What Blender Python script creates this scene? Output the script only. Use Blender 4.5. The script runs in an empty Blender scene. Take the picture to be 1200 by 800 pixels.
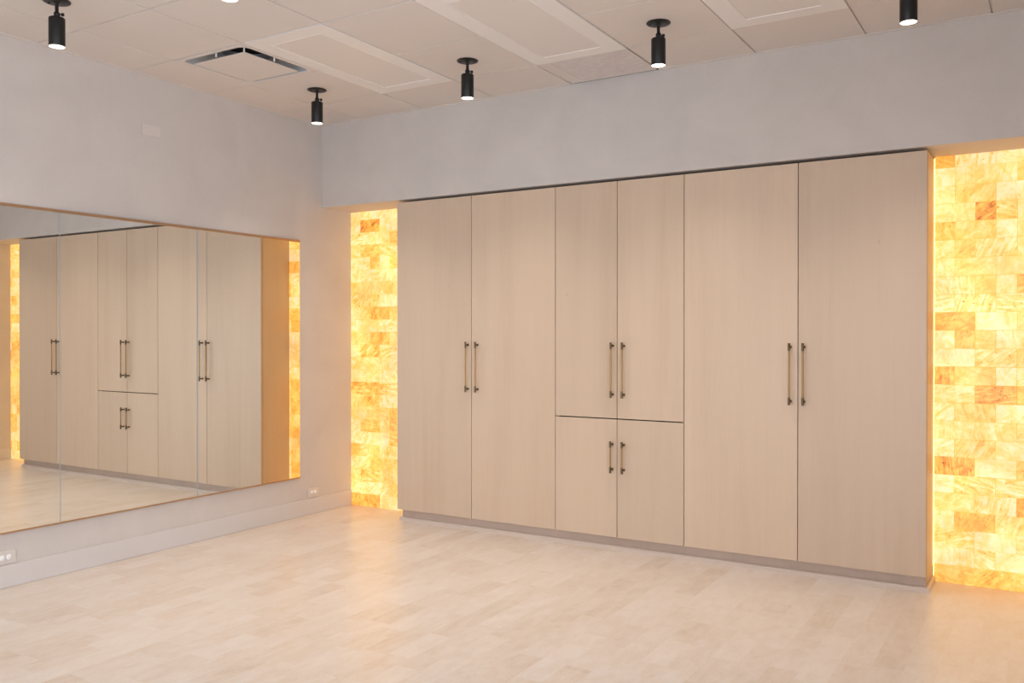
import bpy, bmesh, math, random
from mathutils import Vector, Matrix
random.seed(7)
C = bpy.context.scene.collection
T = 0.6096            # ceiling module
H = 3.052             # ceiling height
HB = 2.406            # underside of the header over the niches
CT, CB = 2.389, 0.0895  # cabinet door top / bottom
CY = 0.017            # cabinet front plane
NY = 0.33             # face of the salt bricks
RX = 5.10             # right wall of the niche side
EX = 7.2              # far right wall of the wider part of the room
FY = -7.0             # wall behind the camera
GX, D1 = 0.3977, 0.4814  # first ceiling grid lines

# ------------------------------------------------------------ helpers
def box(bm, x0, x1, y0, y1, z0, z1, bev=0.0, mi=0, seg=2):
    r = bmesh.ops.create_cube(bm, size=1.0)
    vs = r['verts']
    for v in vs:
        v.co.x = x0 + (v.co.x + .5) * (x1 - x0)
        v.co.y = y0 + (v.co.y + .5) * (y1 - y0)
        v.co.z = z0 + (v.co.z + .5) * (z1 - z0)
    fs = list({f for v in vs for f in v.link_faces})
    for f in fs: f.material_index = mi
    if bev > 0:
        es = list({e for v in vs for e in v.link_edges})
        r = bmesh.ops.bevel(bm, geom=es, offset=bev, segments=seg, profile=.7, affect='EDGES', clamp_overlap=True)
        for f in r['faces']: f.material_index = mi
    return fs

def lathe(bm, prof, c=(0, 0, 0), axis='Z', n=40, mi=0, cap=True):
    """prof: list of (radius, height) along axis; closed with end caps"""
    c = Vector(c); rings = []
    for r, h in prof:
        ring = []
        for k in range(n):
            a = 2 * math.pi * k / n
            u, w = r * math.cos(a), r * math.sin(a)
            p = {'Z': (u, w, h), 'Y': (u, h, w), 'X': (h, u, w)}[axis]
            ring.append(bm.verts.new(c + Vector(p)))
        rings.append(ring)
    fs = []
    for a, b in zip(rings, rings[1:]):
        for k in range(n):
            fs.append(bm.faces.new((a[k], a[(k + 1) % n], b[(k + 1) % n], b[k])))
    if cap:
        fs.append(bm.faces.new(rings[0])); fs.append(bm.faces.new(rings[-1]))
    for f in fs: f.material_index = mi; f.smooth = True
    return fs

def obj(name, bm, mats, parent=None, smooth=False, loc=None, norm=True):
    if norm: bmesh.ops.recalc_face_normals(bm, faces=bm.faces[:])
    me = bpy.data.meshes.new(name)
    bm.to_mesh(me); bm.free()
    for m in (mats if isinstance(mats, (list, tuple)) else [mats]): me.materials.append(m)
    o = bpy.data.objects.new(name, me); C.objects.link(o)
    if parent: o.parent = parent
    if loc: o.location = loc
    if smooth:
        me.polygons.foreach_set('use_smooth', [True] * len(me.polygons))
        try: me.set_sharp_from_angle(angle=math.radians(35))
        except Exception: pass
    return o

def struct(name, bm, m, **k):
    o = obj(name, bm, m, **k); o['kind'] = 'structure'; return o

def thing(name, label, cat, loc=(0, 0, 0), group=None, rz=0):
    o = bpy.data.objects.new(name, None); C.objects.link(o)
    o.location = loc; o.rotation_euler = (0, 0, rz); o.empty_display_size = .1
    o['label'] = label; o['category'] = cat
    if group: o['group'] = group
    return o

def tag(o, label, cat, group=None):
    o['label'] = label; o['category'] = cat
    if group: o['group'] = group
    return o

def dup(root, loc, label):
    r = root.copy(); C.objects.link(r); r.location = loc; r['label'] = label
    for ch in root.children:
        c = ch.copy(); C.objects.link(c); c.parent = r
        for g in ch.children:
            d = g.copy(); C.objects.link(d); d.parent = c
    return r

# ------------------------------------------------------------ materials
def mat(name, col, rough=.6, metal=0., spec=.5, **kw):
    m = bpy.data.materials.new(name); m.use_nodes = True
    b = m.node_tree.nodes['Principled BSDF']
    b.inputs['Base Color'].default_value = (*col, 1)
    b.inputs['Roughness'].default_value = rough
    b.inputs['Metallic'].default_value = metal
    b.inputs['Specular IOR Level'].default_value = spec
    for k, v in kw.items(): b.inputs[k].default_value = v
    return m

def N(m, typ, **props):
    n = m.node_tree.nodes.new(typ)
    for k, v in props.items(): setattr(n, k, v)
    return n
def L(m, a, b): m.node_tree.links.new(a, b)
def bsdf(m): return m.node_tree.nodes['Principled BSDF']
def ramp(m, stops):
    r = N(m, 'ShaderNodeValToRGB'); e = r.color_ramp.elements
    while len(e) < len(stops): e.new(.5)
    for el, (p, c) in zip(e, stops): el.position = p; el.color = (*c, 1)
    return r
def mth(m, op, a, b=None, c=None, clamp=False):
    n = N(m, 'ShaderNodeMath', operation=op, use_clamp=clamp)
    for i, v in enumerate((a, b, c)):
        if v is None: continue
        if isinstance(v, (int, float)): n.inputs[i].default_value = v
        else: L(m, v, n.inputs[i])
    return n.outputs[0]

def noise(m, vec, scale, detail=4, rough=.55, vscale=None, dist=0):
    if vscale:
        mp = N(m, 'ShaderNodeMapping'); mp.inputs['Scale'].default_value = vscale
        L(m, vec, mp.inputs['Vector']); vec = mp.outputs[0]
    n = N(m, 'ShaderNodeTexNoise'); L(m, vec, n.inputs['Vector'])
    n.inputs['Scale'].default_value = scale; n.inputs['Detail'].default_value = detail
    n.inputs['Roughness'].default_value = rough; n.inputs['Distortion'].default_value = dist
    return n.outputs['Fac']

def coords(m): return N(m, 'ShaderNodeTexCoord').outputs['Object']
def bump(m, h, strength, dist=.01):
    b = N(m, 'ShaderNodeBump'); b.inputs['Strength'].default_value = strength
    b.inputs['Distance'].default_value = dist
    L(m, h, b.inputs['Height']); L(m, b.outputs[0], bsdf(m).inputs['Normal'])

def scale_col(c, k): return tuple(min(1, x * k) for x in c)

def plaster(name, col, rough=.75, amt=.06):
    m = mat(name, col, rough, spec=.3); co = coords(m)
    a = noise(m, co, 2.2, 6, .6, dist=.6); b = noise(m, co, 60, 3, .6)
    f = mth(m, 'ADD', mth(m, 'MULTIPLY', a, .8), mth(m, 'MULTIPLY', b, .2))
    r = ramp(m, [(.3, scale_col(col, 1 - amt)), (.7, scale_col(col, 1 + amt))])
    L(m, f, r.inputs[0]); L(m, r.outputs[0], bsdf(m).inputs['Base Color'])
    bump(m, noise(m, co, 45, 5, .6, dist=.8), .12, .004)
    return m

M_wall = plaster('lime_plaster', (.60, .555, .525))
M_base = plaster('painted_baseboard', (.635, .60, .585), .45, .015)
M_tile = plaster('ceiling_tile', (.67, .61, .565), .9, .02)
M_grid = mat('ceiling_grid_paint', (.67, .62, .58), .5)
M_fix = mat('fixture_white_enamel', (.78, .74, .71), .45)
M_lens = mat('acrylic_lens', (.72, .665, .62), .4)
M_plastic = mat('cream_plastic', (.64, .59, .55), .35)
M_white = mat('bright_white_plastic', (.86, .86, .87), .25)
M_black = mat('black_enamel', (.008, .0075, .007), .40, spec=.38)
M_void_shade = mat('void_shade', (.006, .006, .006), .9)  # near-black colour standing in for the shade inside hollow spaces
M_seam_shade = mat('seam_shade', (.02, .014, .010), .8)  # near-black colour that puts shade behind the door seams
M_grey = mat('galvanised_grey', (.36, .38, .40), .6, 0)
M_bronze = mat('brushed_bronze', (.38, .235, .10), .38, .9)
M_bronze_dark = mat('dark_bronze', (.155, .11, .065), .42, .9)
M_channel = mat('bronze_channel', (.50, .33, .20), .38, .85)
M_silver = mat('ground_glass_edge', (.62, .68, .70), .25, .2)
M_mirror = mat('silvered_mirror', (.87, .885, .86), 0.0, 1.)
M_backing = mat('mirror_backing', (.80, .84, .85), .35)

def wood(name, col, k=1.0):
    m = mat(name, col, .42, spec=.45); co = coords(m)
    oi = N(m, 'ShaderNodeObjectInfo')
    off = N(m, 'ShaderNodeVectorMath', operation='MULTIPLY_ADD')
    cmb = N(m, 'ShaderNodeCombineXYZ')
    L(m, oi.outputs['Random'], cmb.inputs[0]); L(m, oi.outputs['Random'], cmb.inputs[2])
    L(m, cmb.outputs[0], off.inputs[0]); off.inputs[1].default_value = (37, 0, 23); L(m, co, off.inputs[2])
    v = off.outputs[0]
    g1 = noise(m, v, 1.0, 5, .6, (26, 26, .9), .5)      # long vertical grain
    g2 = noise(m, v, 1.0, 3, .5, (4.5, 4.5, .35), .8)    # broad flitches
    g3 = noise(m, v, 1.0, 2, .5, (220, 220, 6))         # pores
    f = mth(m, 'ADD', mth(m, 'ADD', mth(m, 'MULTIPLY', g1, .26), mth(m, 'MULTIPLY', g2, .54)), mth(m, 'MULTIPLY', g3, .20))
    r = ramp(m, [(.28, scale_col((col[0] * .99, col[1] * .96, col[2] * .92), .92)), (.5, col), (.72, scale_col(col, 1.06))])
    L(m, f, r.inputs[0])
    # small knots and specks
    vo = N(m, 'ShaderNodeTexVoronoi'); mp = N(m, 'ShaderNodeMapping'); mp.inputs['Scale'].default_value = (5, 5, 2.6)
    L(m, v, mp.inputs[0]); L(m, mp.outputs[0], vo.inputs['Vector']); vo.inputs['Scale'].default_value = 1.0
    k1 = mth(m, 'LESS_THAN', vo.outputs['Distance'], .035)
    mx = N(m, 'ShaderNodeMix', data_type='RGBA'); mx.inputs['B'].default_value = (*scale_col(col, .8), 1)
    L(m, mth(m, 'MULTIPLY', k1, .5), mx.inputs['Factor']); L(m, r.outputs[0], mx.inputs['A'])
    # each leaf of veneer differs a touch in tone
    hs = N(m, 'ShaderNodeHueSaturation')
    L(m, mth(m, 'MULTIPLY_ADD', oi.outputs['Random'], .07, .965), hs.inputs['Value']); L(m, mx.outputs['Result'], hs.inputs['Color'])
    L(m, hs.outputs[0], bsdf(m).inputs['Base Color'])
    bump(m, g3, .05, .001)
    return m
M_wood = wood('maple_veneer', (.63, .485, .36))
M_kick = wood('toe_kick_laminate', (.52, .41, .34))
M_shoe = mat('shoe_moulding_paint', (.70, .58, .49), .4)

def floor_mat():
    m = mat('limed_stone_plank_floor', (.7, .6, .5), .33, spec=.5); co = coords(m)
    sx = N(m, 'ShaderNodeSeparateXYZ'); L(m, co, sx.inputs[0]); X, Y = sx.outputs[0], sx.outputs[1]
    W = .1225
    def layer(w, ln, ox):
        u = mth(m, 'DIVIDE', mth(m, 'ADD', X, ox), w); ru = mth(m, 'FLOOR', u)
        wn = N(m, 'ShaderNodeTexWhiteNoise', noise_dimensions='1D'); L(m, ru, wn.inputs['W'])
        v = mth(m, 'ADD', mth(m, 'DIVIDE', Y, ln), mth(m, 'MULTIPLY', wn.outputs['Value'], 7.3)); rv = mth(m, 'FLOOR', v)
        cb = N(m, 'ShaderNodeCombineXYZ'); L(m, ru, cb.inputs[0]); L(m, rv, cb.inputs[1])
        w2 = N(m, 'ShaderNodeTexWhiteNoise', noise_dimensions='2D'); L(m, cb.outputs[0], w2.inputs['Vector'])
        return w2, cb
    a, ca = layer(W, .31, 0); b, cb_ = layer(W, .92, .0)
    # inside each piece the figure runs on with its own offset
    off = N(m, 'ShaderNodeVectorMath', operation='MULTIPLY_ADD'); L(m, a.outputs['Color'], off.inputs[0])
    off.inputs[1].default_value = (9, 9, 9); L(m, co, off.inputs[2])
    fig = noise(m, off.outputs[0], 1.0, 6, .62, (17, 7, 1), .45)
    speck = noise(m, off.outputs[0], 130, 5, .75)
    f = mth(m, 'ADD', mth(m, 'MULTIPLY', a.outputs['Value'], .13), mth(m, 'MULTIPLY', b.outputs['Value'], .06))
    f = mth(m, 'ADD', f, mth(m, 'MULTIPLY', fig, .45)); f = mth(m, 'ADD', f, mth(m, 'MULTIPLY', speck, .36))
    r = ramp(m, [(.28, (.57, .46, .375)), (.43, (.675, .585, .505)), (.56, (.73, .66, .605)), (.74, (.79, .74, .695))])
    L(m, f, r.inputs[0])
    pits = noise(m, co, 24, 5, .6, (3, 1, 1), 1.2)
    pk = mth(m, 'GREATER_THAN', pits, .76)
    mx = N(m, 'ShaderNodeMix', data_type='RGBA'); mx.inputs['B'].default_value = (.44, .30, .21, 1)
    L(m, mth(m, 'MULTIPLY', pk, .45), mx.inputs['Factor']); L(m, r.outputs[0], mx.inputs['A'])
    L(m, mx.outputs['Result'], bsdf(m).inputs['Base Color'])
    L(m, mth(m, 'MULTIPLY_ADD', fig, .14, .24), bsdf(m).inputs['Roughness'])
    bump(m, speck, .05, .001)
    return m
M_floor = floor_mat()

def salt_mat():
    m = bpy.data.materials.new('backlit_salt_brick'); m.use_nodes = True
    b = bsdf(m); b.inputs['Roughness'].default_value = .35
    co = coords(m)
    at = N(m, 'ShaderNodeAttribute', attribute_name='tone'); sd = N(m, 'ShaderNodeAttribute', attribute_name='seed')
    st = N(m, 'ShaderNodeAttribute', attribute_name='streak')
    cb = N(m, 'ShaderNodeCombineXYZ'); L(m, sd.outputs['Fac'], cb.inputs[0]); L(m, sd.outputs['Fac'], cb.inputs[2])
    off = N(m, 'ShaderNodeVectorMath', operation='MULTIPLY_ADD'); L(m, cb.outputs[0], off.inputs[0])
    off.inputs[1].default_value = (31, 17, 43); L(m, co, off.inputs[2])
    vr = N(m, 'ShaderNodeVectorRotate', rotation_type='Y_AXIS'); L(m, off.outputs[0], vr.inputs['Vector'])
    L(m, mth(m, 'MULTIPLY_ADD', sd.outputs['Fac'], 2.4, -.5), vr.inputs['Angle'])
    s1 = noise(m, vr.outputs[0], 1.0, 6, .62, (6, 6, 38), 1.3)     # banding
    s2 = noise(m, vr.outputs[0], 17, 5, .6, dist=.8)               # clouds
    f = mth(m, 'ADD', at.outputs['Fac'], mth(m, 'MULTIPLY', mth(m, 'SUBTRACT', s1, .5), mth(m, 'MULTIPLY', st.outputs['Fac'], 1.7)))
    f = mth(m, 'ADD', f, mth(m, 'MULTIPLY', mth(m, 'SUBTRACT', s2, .5), 1.0))
    sp = noise(m, vr.outputs[0], 62, 3, .6, dist=.4)
    sp = mth(m, 'MULTIPLY', mth(m, 'SUBTRACT', sp, .62, clamp=True), mth(m, 'MULTIPLY', st.outputs['Fac'], 5.5))
    f = mth(m, 'ADD', f, sp, clamp=True)
    r = ramp(m, [(0, (1, .69, .37)), (.22, (1, .585, .185)), (.46, (1, .46, .08)), (.72, (.84, .29, .034)), (1, (.36, .08, .005))])
    L(m, f, r.inputs[0])
    L(m, r.outputs[0], b.inputs['Emission Color'])
    b.inputs['Base Color'].default_value = (.16, .09, .04, 1)
    gl = noise(m, co, 3.6, 2, .5)                                   # lamps behind the bricks are uneven
    k = mth(m, 'MULTIPLY_ADD', gl, 1.0, .52)
    k = mth(m, 'MULTIPLY', k, SALT)
    L(m, k, b.inputs['Emission Strength'])
    bump(m, s2, .25, .004)
    return m
SALT = 1.26
M_salt = salt_mat()
M_joint = mat('salt_joint', (.5, .28, .08), .8)
bsdf(M_joint).inputs['Emission Color'].default_value = (1, .45, .12, 1)
bsdf(M_joint).inputs['Emission Strength'].default_value = .75

def emis(name, col, s):
    m = mat(name, (0, 0, 0), .5)
    bsdf(m).inputs['Emission Color'].default_value = (*col, 1); bsdf(m).inputs['Emission Strength'].default_value = s
    return m
M_bulb = emis('lit_lamp_lens', (1, .88, .74), 4.0)
M_led = emis('led_strip', (1, .74, .26), 6.0)

# ------------------------------------------------------------ room shell
bm = bmesh.new(); box(bm, -.15, EX + .15, FY - .15, .75, -.12, 0); struct('floor', bm, M_floor)
bm = bmesh.new(); box(bm, -.15, 0, FY - .15, .75, 0, H + .2); struct('wall_left', bm, M_wall)
bm = bmesh.new()
box(bm, 0, RX + .12, .40, .55, 0, HB)                      # behind the bricks and cabinets
box(bm, 0, RX + .12, 0, .55, HB, H + .2)                   # header running over niches and cabinets
struct('wall_back', bm, M_wall)
bm = bmesh.new()
box(bm, RX, RX + .14, -2.4, .40, 0, HB); box(bm, RX, RX + .14, -2.4, 0, HB, H + .2)
struct('wall_right', bm, M_wall)
bm = bmesh.new(); box(bm, RX + .14, EX + .15, -2.54, -2.4, 0, H + .2); struct('wall_return', bm, M_wall)

def wall_with_added_windows(name, axis, pos, thick, a0, a1, wins):
    """axis 'X': wall lies at x=pos and runs along y; 'Y' the other way"""
    bm = bmesh.new(); cur = a0
    def b(u0, u1, z0, z1):
        if u1 - u0 < 1e-4: return
        if axis == 'X': box(bm, pos, pos + thick, u0, u1, z0, z1)
        else: box(bm, u0, u1, pos - thick, pos, z0, z1)
    for (u0, u1, z0, z1) in wins:
        b(cur, u0, 0, H + .2); b(u0, u1, 0, z0); b(u0, u1, z1, H + .2); cur = u1
    b(cur, a1, 0, H + .2)
    struct(name, bm, M_wall)
WF = [(1.3, 3.0, .3, 2.0), (3.5, 5.2, .3, 2.0)]  # unseen window openings, added to bring daylight into the room
WR = [(-6.2, -2.9, .08, 1.95)]  # unseen opening too, added and sized for the daylight
wall_with_added_windows('wall_front', 'Y', FY, .15, 0, EX, WF)
wall_with_added_windows('wall_right_far', 'X', EX, .15, FY, -2.54, WR)
for i, (w, ax) in enumerate([(WF[0], 'Y'), (WF[1], 'Y'), (WR[0], 'X')]):
    u0, u1, z0, z1 = w; bm = bmesh.new(); t = .05; um = (u0 + u1) / 2
    for (a, b, c, d) in [(u0, u0 + t, z0, z1), (u1 - t, u1, z0, z1), (u0 + t, u1 - t, z0, z0 + t), (u0 + t, u1 - t, z1 - t, z1), (um - .02, um + .02, z0 + t, z1 - t)]:
        if ax == 'Y': box(bm, a, b, FY - .10, FY - .04, c, d, .004)
        else: box(bm, EX + .04, EX + .10, a, b, c, d, .004)
    struct('window_%d' % (i + 1), bm, M_fix)  # frames of the added windows

# baseboards
def baseboard(name, x0, x1, y0, y1):
    bm = bmesh.new(); box(bm, x0, x1, y0, y1, .0, .1245, .006, seg=3); struct(name, bm, M_base)
baseboard('baseboard_left', 0, .012, FY, NY)
baseboard('baseboard_right', RX - .012, RX, -2.4, NY)
baseboard('baseboard_front', .012, EX, FY, FY + .012)

# ceiling: lay-in tiles on a two foot grid, wall angle round the edge
special = {}
def cellrect(i, j):     # i: column (line i..i+1), j: row away from the header
    x0 = GX + (i - 1) * T; x1 = x0 + T
    y1 = -D1 - (j - 1) * T if j > 0 else 0.0; y0 = -D1 - j * T
    return x0, x1, y0, y1
NOTILE = {(1, 2), (2, 1), (2, 2), (4, 1), (4, 2), (6, 1), (6, 2), (4, 0)}
bm = bmesh.new()
g = .0045
for i in range(0, 13):
    for j in range(0, 12):
        if (i, j) in NOTILE: continue
        x0, x1, y0, y1 = cellrect(i, j)
        x0 = max(x0, 0.0); x1 = min(x1, EX); y0 = max(y0, FY)
        if x1 - x0 < .05 or y1 - y0 < .05: continue
        box(bm, x0 + g, x1 - g, y0 + g, y1 - g, H, H + .018, .0015, seg=1)
box(bm, 0, EX, FY, 0, H + .15, H + .2, 0, 2)
box(bm, GX + 3 * T + .01, GX + 4 * T - .004, -.0155, -.0005, H + .0015, H + .006, 0, 2)   # black strip standing in for shade in the joint behind the grille
for k in range(0, 13):      # grid tees just above the tile faces
    x = GX + (k - 1) * T
    if 0 < x < EX:
        box(bm, x - .006, x + .006, FY, 0, H + .010, H + .03, 0, 1)
for k in range(0, 12):
    y = -D1 - k * T
    if y > FY: box(bm, 0, EX, y - .006, y + .006, H + .0104, H + .03, 0, 1)
struct('ceiling', bm, [M_tile, M_grid, M_void_shade])
bm = bmesh.new()
box(bm, 0, .020, FY, 0, H - .004, H + .001, .001); struct('trim_1', bm, M_grid)
bm = bmesh.new()
box(bm, .020, GX + 3 * T - .004, -.020, 0, H - .004, H + .001, .001)
box(bm, GX + 4 * T + .004, RX, -.020, 0, H - .004, H + .001, .001)
struct('trim_2', bm, M_grid)
bm = bmesh.new(); box(bm, RX - .02, RX, -2.4, -.02, H - .004, H + .001, .001); struct('trim_3', bm, M_grid)

# ------------------------------------------------------------ lay-in light fittings (unlit)
def troffer():
    t = thing('ceiling_light_panel', 'x', 'ceiling light', group='white rectangular light panels set in the ceiling')
    w, l = T - 2 * g, 2 * T - 2 * g
    bx, by = .105, .10
    bm = bmesh.new(); z0, z1 = -.003, .02
    # frame: flat rim with a sloped inner lip
    o = [(-w / 2, -l / 2), (w / 2, -l / 2), (w / 2, l / 2), (-w / 2, l / 2)]
    def ring(ix, iy, z): return [bm.verts.new((math.copysign(w / 2 - ix, a), math.copysign(l / 2 - iy, b), z)) for a, b in o]
    rs = [ring(0, 0, z1), ring(0, 0, z0), ring(bx, by, z0), ring(bx + .002, by + .002, z0 - .0015), ring(bx + .005, by + .005, z0 - .0015), ring(bx + .009, by + .009, z0 + .006)]
    for a, b in zip(rs, rs[1:]):
        for k in range(4): bm.faces.new((a[k], a[(k + 1) % 4], b[(k + 1) % 4], b[k]))
    obj('frame', bm, M_fix, t)
    bm = bmesh.new(); box(bm, -w / 2 + bx + .004, w / 2 - bx - .004, -l / 2 + by + .004, l / 2 - by - .004, z0 + .002, z0 + .008, .001)
    obj('diffuser', bm, M_lens, t)
    return t
t0 = troffer()
for n, (i, lab) in enumerate([(2, 'white rectangular light panel next to the square ceiling vent'),
                              (4, 'long white light panel ending at the textured ceiling grille'),
                              (6, 'white light panel cut off by the top edge, over the right cabinets')]):
    x0, x1, _, y1 = cellrect(i, 1); loc = ((x0 + x1) / 2, y1 - T, H)
    if n == 0: t0.location = loc; t0['label'] = lab
    else: dup(t0, loc, lab)

# ------------------------------------------------------------ square plaque diffuser
x0, x1, y0, y1 = cellrect(1, 2); vc = ((x0 + x1) / 2, (y0 + y1) / 2, H)
v = thing('ceiling_vent', 'square ceiling air vent with a drop plate and dark gap around it', 'air vent', vc)
def rsq(bm, half, rad, z, n=8):
    pts = []
    for cx, cy, a0 in ((1, 1, 0), (-1, 1, 90), (-1, -1, 180), (1, -1, 270)):
        for k in range(n + 1):
            a = math.radians(a0 + 90 * k / n)
            pts.append(bm.verts.new((cx * (half - rad) + rad * math.cos(a), cy * (half - rad) + rad * math.sin(a), z)))
    return pts
bm = bmesh.new()
w2 = T / 2 - g
rings = [rsq(bm, w2, .002, .01), rsq(bm, w2, .002, -.002), rsq(bm, .272, .055, -.002), rsq(bm, .268, .055, .004), rsq(bm, .258, .06, .035), rsq(bm, .235, .08, .062), rsq(bm, .20, .12, .075), rsq(bm, .152, .1519, .078), rsq(bm, .150, .1499, .12)]
for k, (a, b) in enumerate(zip(rings, rings[1:])):
    for q in range(len(a)):
        f = bm.faces.new((a[q], a[(q + 1) % len(a)], b[(q + 1) % len(a)], b[q])); f.material_index = 1 if k >= 3 else 0
f = bm.faces.new(rings[-1]); f.material_index = 2  # black cap standing in for the darkness of the duct
for f in bm.faces: f.smooth = True
obj('housing', bm, [M_tile, M_grey, M_void_shade], v, smooth=True)
bm = bmesh.new()
hp = .217
box(bm, -hp, hp, -hp, hp, -.013, -.009, .0015)
box(bm, -hp + .01, hp - .01, -hp + .01, hp - .01, -.0095, -.004, .001)
obj('face_plate', bm, M_tile, v)
for sx_, sy_ in ((1, -1),):
    bm = bmesh.new()
    a = Matrix.Rotation(math.radians(45 * (1 if sx_ * sy_ > 0 else -1)), 4, 'Z')
    box(bm, -.007, .007, -.004, .004, -.008, .058, .001)
    bmesh.ops.transform(bm, matrix=Matrix.Translation((sx_ * .212, sy_ * .212, 0)) @ a, verts=bm.verts)
    o = obj('hanger', bm, M_fix, v); 
for sx_, sy_ in ((0, -1), (1, 0)):
    bm = bmesh.new(); lathe(bm, [(.005, -.01), (.006, .05)], (sx_ * .235, sy_ * .235, 0), n=12); obj('pin', bm, M_fix, v)

# ------------------------------------------------------------ return grille by the header
x0, x1, y0, y1 = cellrect(4, 0)
gr = thing('return_air_grille', 'pinkish textured return air grille in the ceiling beside the header wall', 'air vent', ((x0 + x1) / 2, (y0 + y1) / 2, H))
w, l = (x1 - x0) / 2 - .008, (y1 - y0) / 2
bm = bmesh.new()
yb = -l + .004; yt = l - .016
box(bm, -w, -w + .012, yb, yt, -.002, .02, .001); box(bm, w - .012, w, yb, yt, -.002, .02, .001)
box(bm, -w + .012, w - .012, yb, yb + .012, -.002, .02, .001); box(bm, -w + .012, w - .012, yt - .012, yt, -.002, .02, .001)
box(bm, -w + .012, -w + .085, yb + .012, yt - .012, .0, .018, .001)
obj('frame', bm, M_tile, gr)
M_core = mat('grille_core', (.60, .50, .45), .6)
co = coords(M_core); fz = noise(M_core, co, 1.0, 4, .6, (16, 110, 1), 1.0)
r = ramp(M_core, [(.35, (.57, .49, .45)), (.62, (.69, .61, .57))]); L(M_core, fz, r.inputs[0]); L(M_core, r.outputs[0], bsdf(M_core).inputs['Base Color']); bump(M_core, fz, .6, .003)
bm = bmesh.new()
ns = 34; yy0, yy1 = yb + .014, yt - .014
box(bm, -w + .085, w - .012, yy0, yy1, .006, .010)
for k in range(ns):
    y = yy0 + (k + .5) * (yy1 - yy0) / ns
    box(bm, -w + .086, w - .013, y - .0035, y + .0035, .001, .0065, .001, seg=1)
obj('core', bm, M_core, gr)

# ------------------------------------------------------------ cylinder spotlights
def spotlight():
    t = thing('cylinder_spotlight', 'x', 'ceiling spotlight', group='black cylinder spotlights on the ceiling')
    kd = math.radians(-31.4 + 62.8 - 31.4 + 8)   # swivel knob direction in plan
    bm = bmesh.new()
    lathe(bm, [(.058, 0), (.063, -.001), (.064, -.004), (.062, -.006), (.010, -.007)], n=56)
    obj('canopy', bm, M_black, t)
    for a in (20, 200):
        bm = bmesh.new(); c = (.046 * math.cos(math.radians(a)), .046 * math.sin(math.radians(a)), 0)
        lathe(bm, [(.0055, -.005), (.0055, -.009), (.003, -.0105)], c, n=14); obj('screw', bm, M_black, t)
    bm = bmesh.new()
    lathe(bm, [(.0135, -.006), (.0135, -.012), (.0085, -.014), (.0085, -.058)], n=24)
    obj('stem', bm, M_black, t)
    bm = bmesh.new()
    lathe(bm, [(.008, -.054), (.0135, -.058), (.0145, -.066), (.0135, -.076), (.009, -.080), (.009, -.086)], n=24)
    k = obj('swivel_joint', bm, M_black, t)
    bm = bmesh.new()
    lathe(bm, [(.0035, .010), (.0035, .020), (.0075, .021), (.0085, .024), (.0085, .031), (.006, .034)], axis='X', n=18)
    bmesh.ops.transform(bm, matrix=Matrix.Translation((0, 0, -.067)) @ Matrix.Rotation(kd + math.radians(31.4), 4, 'Z'), verts=bm.verts)
    obj('knob', bm, M_black, k)
    bm = bmesh.new()
    lathe(bm, [(.010, -.083), (.034, -.084), (.0375, -.087), (.038, -.090), (.038, -.226), (.0372, -.2275), (.0365, -.2272), (.0362, -.222)], n=56, cap=False)
    b = obj('barrel', bm, M_black, t)
    bm = bmesh.new(); lathe(bm, [(.0364, -.221), (.0366, -.2262), (.030, -.2272), (.001, -.2275)], n=56); obj('lens', bm, M_bulb, b)
    return t
LP = [(.698, -.784, 'black cylinder spotlight farthest from the camera, beside the room corner'),
      (1.919, -.776, 'black cylinder spotlight over the joint of left and centre cabinets'),
      (3.147, -.781, 'black cylinder spotlight hanging just in front of the textured ceiling grille'),
      (4.368, -.79, 'black cylinder spotlight nearest the right salt wall, its mount out of frame'),
      (.716, -2.621, 'black cylinder spotlight above the mirrors, at the top left corner of the photo'),
      (1.935, -2.60, 'spotlight of which only the glowing lens shows at the top edge')]
s0 = spotlight()
for n, (x, y, lab) in enumerate(LP):
    if n == 0: s0.location = (x, y, H); s0['label'] = lab
    else: dup(s0, (x, y, H), lab)
    ld = bpy.data.lights.new('spot', 'SPOT'); ld.energy = 54; ld.color = (1, .88, .75); ld.spot_size = math.radians(110); ld.spot_blend = 1.0; ld.shadow_soft_size = .035
    lo = bpy.data.objects.new('spotlight_beam', ld); C.objects.link(lo); lo.location = (x, y, H - .235)

# ------------------------------------------------------------ cabinets
S = [.738, 1.411, 2.091, 2.5435, 2.995, 3.6835, 4.3615]
def handle(parent, x, z0, z1):
    bm = bmesh.new(); y = CY - .035; R = .0060
    L_ = z1 - z0; e = .045 if L_ > .3 else .04
    lathe(bm, [(R * .9, z0 + e), (R * .9, z1 - e)], (x, y, 0), n=20, mi=0)
    for a, b in ((z0, z0 + e), (z1 - e, z1)):
        lathe(bm, [(R * .9, a), (R * 1.2, a + .001), (R * 1.2, b - .001), (R * .9, b)], (x, y, 0), n=20, mi=1)
    for zc in (z0 + .022, z1 - .022):
        lathe(bm, [(.0058, CY - .0005), (.0058, y)], (x, 0, zc), axis='Y', n=18, mi=1)
        lathe(bm, [(.0085, CY - .0005), (.0085, CY - .004), (.0065, CY - .006)], (x, 0, zc), axis='Y', n=18, mi=1)
    return obj('handle', bm, [M_bronze, M_bronze_dark], parent, smooth=True)
def door(parent, x0, x1, z0, z1, hx, hz):
    bm = bmesh.new(); q = .0021
    box(bm, x0 + q, x1 - q, CY, CY + .020, z0 + q * .6, z1 - q * .6, .0008, seg=1)
    d = obj('door', bm, M_wood, parent)
    handle(d, hx, *hz)
    return d
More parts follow.
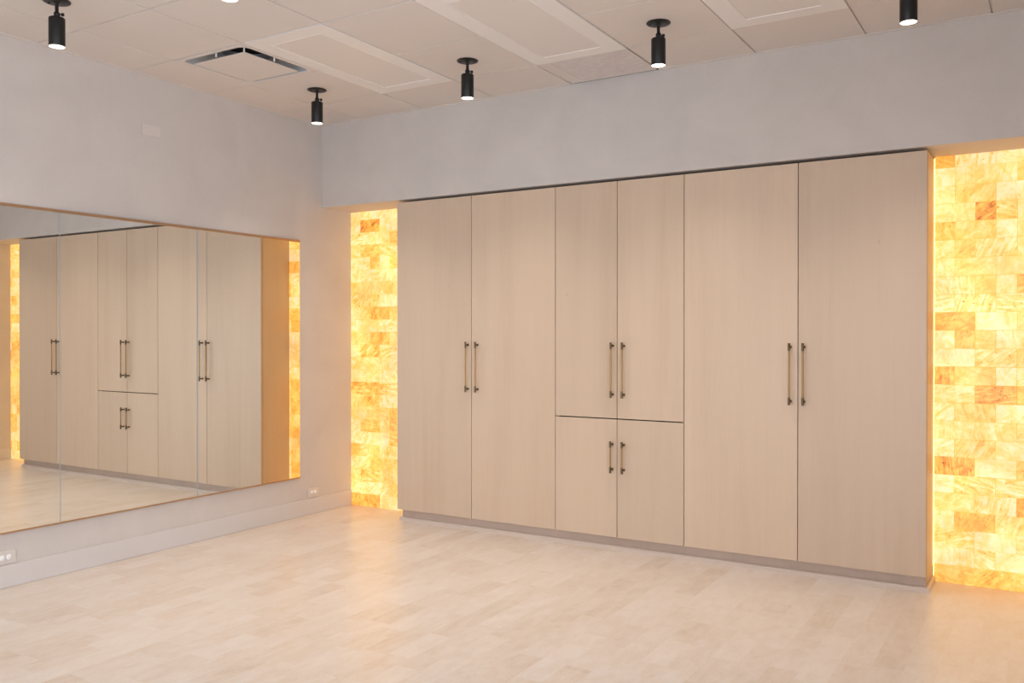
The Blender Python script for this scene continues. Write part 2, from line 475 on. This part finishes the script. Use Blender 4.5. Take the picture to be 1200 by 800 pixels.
def cabinet(label, a, b, rails):
    t = thing('tall_cabinet', label, 'cabinet', ((a + b) / 2, .17, 0), group='built-in wood cabinets between the salt walls')
    holder = t
    bm = bmesh.new(); th = .019; y0, y1 = CY + .0225, .398
    box(bm, a, a + th, y0, y1, CB, CT, .0006, seg=1); box(bm, b - th, b, y0, y1, CB, CT, .0006, seg=1)
    box(bm, a + th, b - th, y0, y1, CB, CB + th); box(bm, a + th, b - th, y0, y1, CT - th, CT)
    box(bm, a + th, b - th, y1 - .008, y1, CB + th, CT - th)
    m = (a + b) / 2
    box(bm, m - th / 2, m + th / 2, y0 + .006, y1 - .01, CB + th, CT - th, 0, 1)  # partition coloured near-black as shade for the gap between doors
    for z in rails: box(bm, a + th, b - th, y0 + .004, y1 - .01, z - th / 2, z + th / 2, 0, 1)
    bd = obj('body', bm, [M_wood, M_seam_shade], t)
    bm = bmesh.new()
    xa = a + (.018 if a < .8 else 0); xb = b - (.006 if b > 4 else 0)
    box(bm, xa, xb, .062, .39, 0.0, CB - .0005)
    obj('toe_kick', bm, M_kick, t)
    return t
HZ, HZL = (.992, 1.350), (.508, .713)
def add(t, *a): door(t, *a)
c1 = cabinet('full-height wood cabinet with two tall doors, beside the narrow left salt wall', S[0], S[2], [])
add(c1, S[0], S[1], CB, CT, 1.383, HZ); add(c1, S[1], S[2], CB, CT, 1.466, HZ)
c2 = cabinet('centre wood cabinet split into two upper doors and two short lower doors', S[2], S[4], [.8555])
ZS = .8555
add(c2, S[2], S[3], ZS + .0025, CT, 2.514, HZ); add(c2, S[3], S[4], ZS + .0025, CT, 2.592, HZ)
add(c2, S[2], S[3], CB, ZS - .0025, 2.511, HZL); add(c2, S[3], S[4], CB, ZS - .0025, 2.592, HZL)
c3 = cabinet('full-height wood cabinet with two tall doors, beside the wide right salt wall', S[4], S[6], [])
add(c3, S[4], S[5], CB, CT, 3.641, HZ); add(c3, S[5], S[6], CB, CT, 3.718, HZ)
for t in (c1, c2, c3):          # children were drawn in room coordinates
    for ch in t.children: ch.location = -Vector(t.location)
# shoe moulding that wraps the foot of the cabinets
bm = bmesh.new()
pro = [(0, 0), (0, .030), (.010, .030), (.0165, .026), (.019, .018), (.019, 0)]   # offset outward, height
path = [((.7385 + .017), NY, -1, 0), ((.7385 + .017), .062, -1, -1), (S[6] - .006, .062, 1, -1), (S[6] - .006, NY, 1, 0)]
rs = []
for px, py, ox, oy in path:
    rs.append([bm.verts.new((px + ox * (d + .0003), py + oy * d, z)) for d, z in pro])
for a, b in zip(rs, rs[1:]):
    for k in range(len(pro)):
        bm.faces.new((a[k], a[(k + 1) % len(pro)], b[(k + 1) % len(pro)], b[k]))
bm.faces.new(rs[0]); bm.faces.new(rs[-1])
struct('trim_4', bm, M_shoe)

# ------------------------------------------------------------ salt brick walls
# rows from the top: (width in half bricks, tone, streak)
W_, Lt, Y_, O_, D_ = .02, .16, .30, .56, .74
RR = [
 [(1, O_, .5), (2, .05, 1.1), (2, 0, .5)], [(1, .02, .3), (1, .16, .3), (1, .12, .3), (1, .10, .4), (1, .3, .5)],
 [(1, .14, .4), (2, .28, .5), (2, W_, .6)], [(2, .14, .3), (1, .68, .8), (1, .30, .9), (1, .1, .4)],
 [(1, .46, .6), (2, .30, .4), (1, .05, .6), (1, .1, .3)], [(1, .12, .5), (1, .40, .6), (2, .20, .9), (1, .12, .4)],
 [(1, .08, .4), (2, .22, .4), (2, .16, .3)], [(2, .12, .8), (1, .36, .2), (1, .05, .4), (1, .44, .7)],
 [(1, .03, .7), (2, .18, 1.), (2, .22, 1.1)], [(2, .56, .4), (2, .02, .3), (1, .14, .3)],
 [(1, .03, .3), (1, .46, .6), (1, .30, .3), (2, .10, .6)], [(2, .05, .3), (2, .20, 1.1), (1, .36, .4)],
 [(1, .60, .7), (2, .22, .3), (1, .03, .5), (1, .16, .5)], [(2, .13, .6), (2, .58, .9), (1, .50, .5)],
 [(1, .10, .8), (2, .28, .7), (2, .03, .4)], [(2, .14, .4), (2, .22, .4), (1, .30, .5)],
 [(1, .0, .4), (2, .24, .8), (2, .03, .3)], [(2, .55, .9), (2, .03, .2), (1, .36, .4)],
 [(1, .03, .6), (2, .22, 1.), (2, .12, .8)], [(2, .22, .3), (2, .10, .9), (1, .62, .4)],
 [(1, .02, .4), (2, .44, .5), (2, .16, .8)], [(2, .18, .9), (2, 0, .2), (1, .12, .4)],
 [(1, .0, .4), (1, .05, .4), (1, .12, .9), (2, .02, .3)], [(2, .42, .5), (2, .40, .5), (1, .3, .4)]]  # bottom row: its weaker backlight is put into darker tones
LR = [
 [(2, .12, .5), (2, .05, .5), (1, .0, .2)], [(1, .12, .5), (2, .62, .8), (2, .02, .3)], [(2, .16, 1.), (2, .12, .4), (1, .36, .7)],
 [(1, .16, .5), (2, .40, .7), (2, .22, .9)], [(2, .08, .7), (1, .40, .5), (1, .05, .3), (1, .34, .5)], [(1, .12, .5), (2, .12, .6), (2, .14, .8)],
 [(2, .28, .3), (2, .18, .5), (1, .24, .5)], [(1, .26, 1.), (2, .28, .6), (2, .0, .5)], [(1, .1, .5), (1, .3, .6), (2, .50, .8), (1, .3, .4)],
 [(1, .05, .7), (2, .22, .4), (2, .10, .7)], [(2, .20, .6), (2, .52, .7), (1, .25, .5)], [(1, .10, .5), (2, .42, 1.1), (2, .12, 1.2)],
 [(1, .2, .5), (2, .20, .5), (1, .14, .4), (1, .05, .5)], [(1, .08, .3), (2, .12, .5), (2, .08, .9)], [(2, .46, 1.2), (1, .5, .7), (2, .34, 1.)],
 [(1, .25, .5), (2, .40, .6), (2, .04, .8)], [(2, .22, .4), (2, .20, .7), (1, .38, .7)], [(1, .10, .6), (2, .42, .8), (1, .2, .3), (1, .42, .6)],
 [(2, .06, .7), (2, .04, .3), (1, .30, .9)], [(1, .48, .5), (1, .24, .6), (1, .30, .4), (2, .10, .8)], [(2, .14, .6), (2, .34, .4), (1, .3, .5)],
 [(1, .22, .4), (2, .38, 1.3), (1, .24, .3), (1, .2, .4)], [(2, .12, .8), (2, .08, .7), (1, .3, .6)], [(1, .56, .6), (2, .52, .9), (2, .10, .4)]]
def salt_panel(name, label, xs, xe, rows, full):
    P = .1016; bm = bmesh.new()
    lt = bm.faces.layers.float.new('tone'); ls = bm.faces.layers.float.new('seed'); lk = bm.faces.layers.float.new('streak')
    zt = HB - .001; nrow = len(rows)
    for r, row in enumerate(rows):
        k = nrow - 1 - r; z0 = k * P; z1 = min((k + 1) * P, zt)
        row = list(row)
        while sum(q[0] for q in row) < full:
            row.append((random.choice((1, 2)), random.choice((.05, .12, .2, .3, .45)), random.uniform(.3, .8)))
        u = xs
        for wd, tone, stk in row:
            u1 = min(u + wd * P, xe)
            if u1 - u < .02: break
            dy = random.uniform(0, .0015); j = .0010
            n0 = len(bm.faces)
            box(bm, u + j, u1 - j, NY + dy, NY + .05, z0 + j, z1 - j, .0016, seg=1)
            bm.faces.ensure_lookup_table(); sd = random.random()
            for f in bm.faces[n0:]:
                f[lt] = max(0, tone * .92 + .10 + random.uniform(-.02, .02)); f[ls] = sd; f[lk] = stk
            u = u1
    n0 = len(bm.faces)
    box(bm, xs, xe, NY + .006, NY + .055, 0, zt, 0, 1)
    o = obj(name, bm, [M_salt, M_joint])
    return tag(o, label, 'salt wall', 'backlit salt brick walls')
o1 = salt_panel('salt_brick_wall', 'narrow glowing amber salt brick wall in the corner left of the cabinets', .0005, .733, LR, 8)
o2 = salt_panel('salt_brick_wall', 'wide glowing amber salt brick wall at the right end of the cabinets', 4.3665, RX - .0005, RR, 8)

# ------------------------------------------------------------ mirrors
MT, MB, MX = 2.1066, .309, .0153
tilt = {1: (-.00114, -.00097), 2: (-.0011, -.00077), 3: (.00112, -.0007)}
spans = {1: (-3.152, -2.1860), 2: (-2.1790, -1.2178), 3: (-1.2108, -.2624)}
labs = {1: 'leftmost wall mirror panel, cut off by the left edge of the photo',
        2: 'middle wall mirror panel, reflecting the centre cabinet with four doors',
        3: 'rightmost wall mirror panel, next to the bare wall and outlet'}
for k in (1, 2, 3):
    y0, y1 = spans[k]; ty, tz = tilt[k]; yc, zc = (y0 + y1) / 2, (MT + MB) / 2
    t = thing('wall_mirror', labs[k], 'mirror', (.008, yc, MB), group='frameless mirror panels in a row on the left wall')
    X = lambda y, z: MX - ty * (y - yc) - tz * (z - zc)
    bm = bmesh.new()
    f = [bm.verts.new((X(y, z) - .008, y - yc, z - MB)) for y, z in ((y0, MB), (y1, MB), (y1, MT), (y0, MT))]
    b = [bm.verts.new((-.0025, y - yc, z - MB)) for y, z in ((y0, MB), (y1, MB), (y1, MT), (y0, MT))]
    fr = bm.faces.new(f); bm.faces.new(b[::-1])
    for q in range(4):
        e = bm.faces.new((f[q], b[q], b[(q + 1) % 4], f[(q + 1) % 4])); e.material_index = 1
    obj('glass', bm, [M_mirror, M_silver], t)
    bm = bmesh.new(); box(bm, -.007, -.003, y0 - yc - .0035, y1 - yc + (.0035 if k < 3 else 0), 0, MT - MB); obj('backing_board', bm, M_backing, t)
for z0, z1, lab in ((MT, MT + .0165, 'slim bronze channel along the top edge of the wall mirrors'), (MB - .009, MB, 'slim bronze channel along the bottom edge of the wall mirrors')):
    bm = bmesh.new(); box(bm, .0005, .0205, -3.152, -.2624, z0, z1, .0008, seg=1)
    tag(obj('mirror_channel', bm, M_channel), lab, 'mirror trim')

# ------------------------------------------------------------ plates on the left wall
def outlet(y, label):
    t = thing('wall_outlet', label, 'wall outlet', (0, y, .169), group='two-socket outlets low on the left wall')
    bm = bmesh.new(); box(bm, .0003, .0085, -.0585, .0585, -.037, .037, .003, seg=3); obj('cover_plate', bm, M_plastic, t)
    for s in (-1, 1):
        bm = bmesh.new(); lathe(bm, [(.0155, .008), (.0155, .011), (.0145, .0125), (.001, .0128)], (0, s * .0185, 0), axis='X', n=32)
        c = obj('socket_cover', bm, M_white, t)
    return t
outlet(-.110, 'white outlet plate with two round covers, near the left salt wall')
outlet(-2.4955, 'white outlet plate with two round covers, cut off by the left photo edge')
bm = bmesh.new(); box(bm, 0, .007, -.066, .066, -.036, .036, .0025, seg=3)
o = obj('wall_plate', bm, M_plastic); o.location = (0, -1.561, 2.706)
tag(o, 'blank rectangular cover plate painted like the wall, above the mirrors', 'cover plate')

# vertical LED profiles in the corner between cabinet side and bricks
bm = bmesh.new(); box(bm, S[6] + .0025, S[6] + .0045, .322, .328, .035, HB - .01, .001)
tag(obj('led_strip', bm, M_led), 'thin glowing vertical strip between the right cabinet side and the wide salt wall', 'light strip')

# ------------------------------------------------------------ daylight and camera
w = bpy.data.worlds.new('sky'); bpy.context.scene.world = w; w.use_nodes = True
bg = w.node_tree.nodes['Background']; bg.inputs[0].default_value = (.77, .875, 1, 1); bg.inputs[1].default_value = 7.9
def portal(loc, rot, sx, sy):
    ld = bpy.data.lights.new('window_portal', 'AREA'); ld.shape = 'RECTANGLE'; ld.size = sx; ld.size_y = sy  # sampling portal over an added window
    ld.cycles.is_portal = True
    o = bpy.data.objects.new('window_portal', ld); C.objects.link(o); o.location = loc; o.rotation_euler = rot
for u0, u1, z0, z1 in WF: portal(((u0 + u1) / 2, FY - .12, (z0 + z1) / 2), (math.radians(90), 0, 0), u1 - u0, z1 - z0)
for u0, u1, z0, z1 in WR: portal((EX + .12, (u0 + u1) / 2, (z0 + z1) / 2), (math.radians(90), 0, math.radians(90)), u1 - u0, z1 - z0)

cd = bpy.data.cameras.new('camera'); cam = bpy.data.objects.new('camera', cd); C.objects.link(cam)
cd.sensor_width = 36; cd.lens = 1033.19 / 1200 * 36; cd.clip_start = .02
cam.location = (4.92593, -5.18569, 1.39248)
cam.rotation_euler = (math.radians(90) - .00651, 0, .54804)
sc = bpy.context.scene; sc.camera = cam
sc.view_settings.view_transform = 'Standard'; sc.view_settings.look = 'None'
sc.view_settings.exposure = 0; sc.view_settings.gamma = 1; sc.view_settings.use_curve_mapping = False
sc.cycles.max_bounces = 10; sc.cycles.diffuse_bounces = 6; sc.cycles.glossy_bounces = 5
sc.cycles.sample_clamp_indirect = 6
